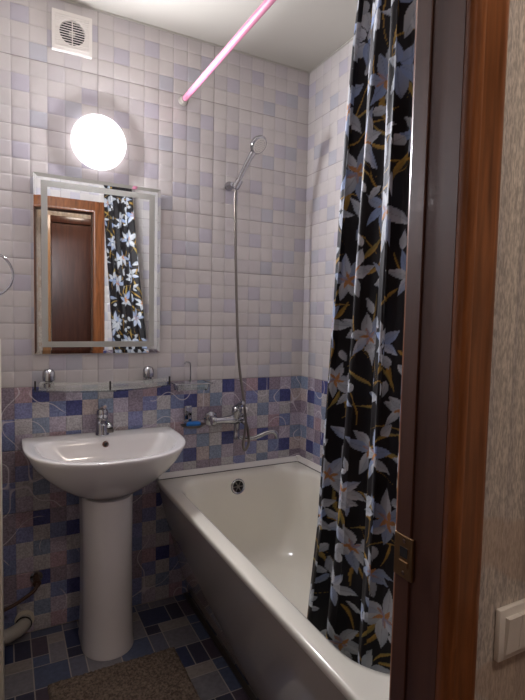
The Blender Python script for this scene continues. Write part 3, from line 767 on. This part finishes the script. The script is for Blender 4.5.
sol = cloth.modifiers.new('thickness', 'SOLIDIFY'); sol.thickness = .0012
for k in range(7):
    yy = -1.455+.035*k
    bm = NB(); torus(bm, (-.645,yy,RZ(yy)-.011), .0245, .0018, (0,1,0), 28, 8); obj('ring', bm, M['ring_clear'], cur, smooth=60)

# ------------------------------------------------------------------ towel ring
tr = thing('towel_ring', 'chrome towel ring at the left edge beside the mirror', 'towel ring', (-1.395, -.004, 1.50))
bm = NB(); lathe(bm, [(.022,0),(.022,.006),(.012,.012),(.010,.030)], (-1.395,-.004,1.515), (0,-1,0), 28); obj('wall_mount', bm, M['chrome'], tr, smooth=40)
bm = NB(); torus(bm, (-1.395,-.036,1.431), .082, .0042, (0,1,0), 64, 12); obj('ring', bm, M['chrome'], tr, smooth=60)

# ------------------------------------------------------------------ cabinet, pipes
cb = thing('tall_cabinet', 'cream cabinet whose edge shows at the left side of the photo', 'cabinet', (-1.50, -.39, 0))
bm = NB(); box(bm, -1.645, -1.356, -.58, -.178, .0, 1.20, .004); obj('body', bm, M['cabinet'], cb, smooth=40)
bm = NB(); box(bm, -1.640, -1.362, -.598, -.582, .06, 1.195, .003); dr = obj('door', bm, M['cabinet'], cb, smooth=40)
bm = NB(); tube(bm, [(-1.39,-.598,.62), (-1.39,-.622,.62), (-1.39,-.622,.74), (-1.39,-.598,.74)], .005, 12); obj('handle', bm, M['chrome'], dr, smooth=40)

pp = thing('drain_pipe', 'grey plastic drain elbow low on the back wall beside the cream cabinet', 'pipe', (-1.30, -.05, 0))
bm = NB(); lathe(bm, [(.036,0),(.036,.012),(.031,.014)], (-1.285,-.003,.062), (0,-1,0), 32); obj('collar', bm, M['cream_plastic'], pp, smooth=40)
bm = NB(); tube(bm, smoothpath([(-1.285,-.016,.062), (-1.290,-.045,.061), (-1.315,-.070,.058), (-1.36,-.085,.053), (-1.45,-.10,.047)], 8), .026, 24); obj('elbow', bm, M['pipe_grey'], pp, smooth=60)
bm = NB(); torus(bm, (-1.289,-.038,.061), .027, .004, (.15,1,0), 32, 8); obj('seal_ring', bm, M['black_rubber'], pp, smooth=60)
hs = thing('water_hose', 'thin grey hose leaving a rusty wall stub beside the pedestal', 'hose', (-1.25, -.02, .18))
bm = NB(); lathe(bm, [(.024,0),(.024,.003),(.014,.004),(.014,.002)], (-1.240,-.003,.226), (0,-1,0), 28, True, False); obj('escutcheon', bm, M['chrome'], hs, smooth=40)
bm = NB(); lathe(bm, [(.013,0),(.013,.03),(.016,.032),(.016,.05)], (-1.240,-.004,.226), (0,-1,-.1), 6); obj('wall_stub', bm, M['rust'], hs)
bm = NB(); tube(bm, smoothpath([(-1.240,-.05,.221), (-1.248,-.072,.210), (-1.285,-.082,.190), (-1.34,-.088,.168), (-1.45,-.09,.14)], 8), .0068, 12); obj('hose', bm, M['rust'], hs, smooth=60)

# ------------------------------------------------------------------ bath rug
nx_, ny_ = 190, 270; bm = NB()
RX0, RX1, RY0, RY1 = -1.225, -.770, -.985, -.350
from mathutils import noise as mn
g = []
for j in range(ny_+1):
    row = []
    for i in range(nx_+1):
        x = RX0+(RX1-RX0)*i/nx_; y = RY0+(RY1-RY0)*j/ny_
        e = min(x-RX0, RX1-x, y-RY0, RY1-y); k = min(1, e/.012)
        h = .013+.005*mn.noise(Vector((x*95, y*95, 0)))+.003*mn.noise(Vector((x*220, y*220, 3)))
        row.append(bm.verts.new((x+.0025*mn.noise(Vector((x*60, y*60, 9))), y+.0025*mn.noise(Vector((x*60, y*60, 5))), .0008+h*math.sqrt(k)*.95)))
    g.append(row)
for j in range(ny_):
    for i in range(nx_): bm.faces.new((g[j][i], g[j][i+1], g[j+1][i+1], g[j+1][i]))
bmesh.ops.recalc_face_normals(bm, faces=bm.faces)
if next(iter(bm.faces)).normal.z < 0: bmesh.ops.reverse_faces(bm, faces=bm.faces)
rug = obj('bath_rug', bm, M['rug'], smooth=180); rug.data.update()
tag(rug, 'brown shaggy bath rug on the mosaic floor before the washbasin', 'rug')

# ------------------------------------------------------------------ light switch in the hall
sw = thing('light_switch', 'white double rocker light switch on the patterned wallpaper beside the door', 'switch', (-.622, YO, .798))
bm = NB(); box(bm, -.664, -.579, YO-.0105, YO-.0005, .757, .842, .003); obj('frame', bm, M['white_plastic'], sw, smooth=40)
for k in range(2):
    x0 = -.652+.0310*k; x1 = x0+.0300
    bm = NB(); q = [(YO-.0108, .770), (YO-.0145, .770), (YO-.0185, .829), (YO-.0108, .829)]
    A = [bm.verts.new((x0,y,zz)) for y, zz in q]; B = [bm.verts.new((x1,y,zz)) for y, zz in q]
    for j in range(4): bm.faces.new((A[j], A[(j+1) % 4], B[(j+1) % 4], B[j]))
    bm.faces.new(A[::-1]); bm.faces.new(B); bmesh.ops.recalc_face_normals(bm, faces=bm.faces)
    obj('rocker', bm, M['white_plastic'], sw)

# unseen lamp behind the camera, added to light the hall and low bathroom
hl = thing('added_hall_lamp', 'unseen round ceiling lamp added to light the hall', 'lamp', (-.75, -2.35, H))
bm = NB(); lathe(bm, [(.15,.0005),(.15,.03),(.14,.035)], (-.75,-2.35,H), (0,0,-1), 48); obj('base', bm, M['white_plastic'], hl, smooth=40)
bm = NB(); lathe(bm, [(.138,.0355),(.13,.06),(.09,.08),(0,.09)], (-.75,-2.35,H), (0,0,-1), 48, True, False); obj('diffuser', bm, M['hall_fill_glow'], hl, smooth=60)

# ------------------------------------------------------------------ world, camera
w_ = bpy.data.worlds.new('world'); bpy.context.scene.world = w_; w_.use_nodes = True
w_.node_tree.nodes['Background'].inputs[0].default_value = (.02,.02,.02,1); w_.node_tree.nodes['Background'].inputs[1].default_value = 0

cam = bpy.data.cameras.new('camera'); co_ = bpy.data.objects.new('camera', cam); COL.objects.link(co_)
cam.sensor_fit = 'HORIZONTAL'; cam.sensor_width = 36; cam.lens = 33.779; cam.clip_start = .02
R_ = Vector((0.88656692,-0.46212051,0.02106495)); U_ = Vector((0.01070699,0.06602227,0.9977607)); F_ = Vector((0.46247644,0.88435609,-0.06348108))
mw = Matrix((( R_.x, U_.x, -F_.x, -1.34095), (R_.y, U_.y, -F_.y, -2.12849), (R_.z, U_.z, -F_.z, 1.28755), (0,0,0,1)))
co_.matrix_world = mw
sc = bpy.context.scene; sc.camera = co_
sc.view_settings.view_transform = 'Standard'; sc.view_settings.look = 'None'; sc.view_settings.gamma = 1; sc.view_settings.use_curve_mapping = False
sc.view_settings.exposure = .46
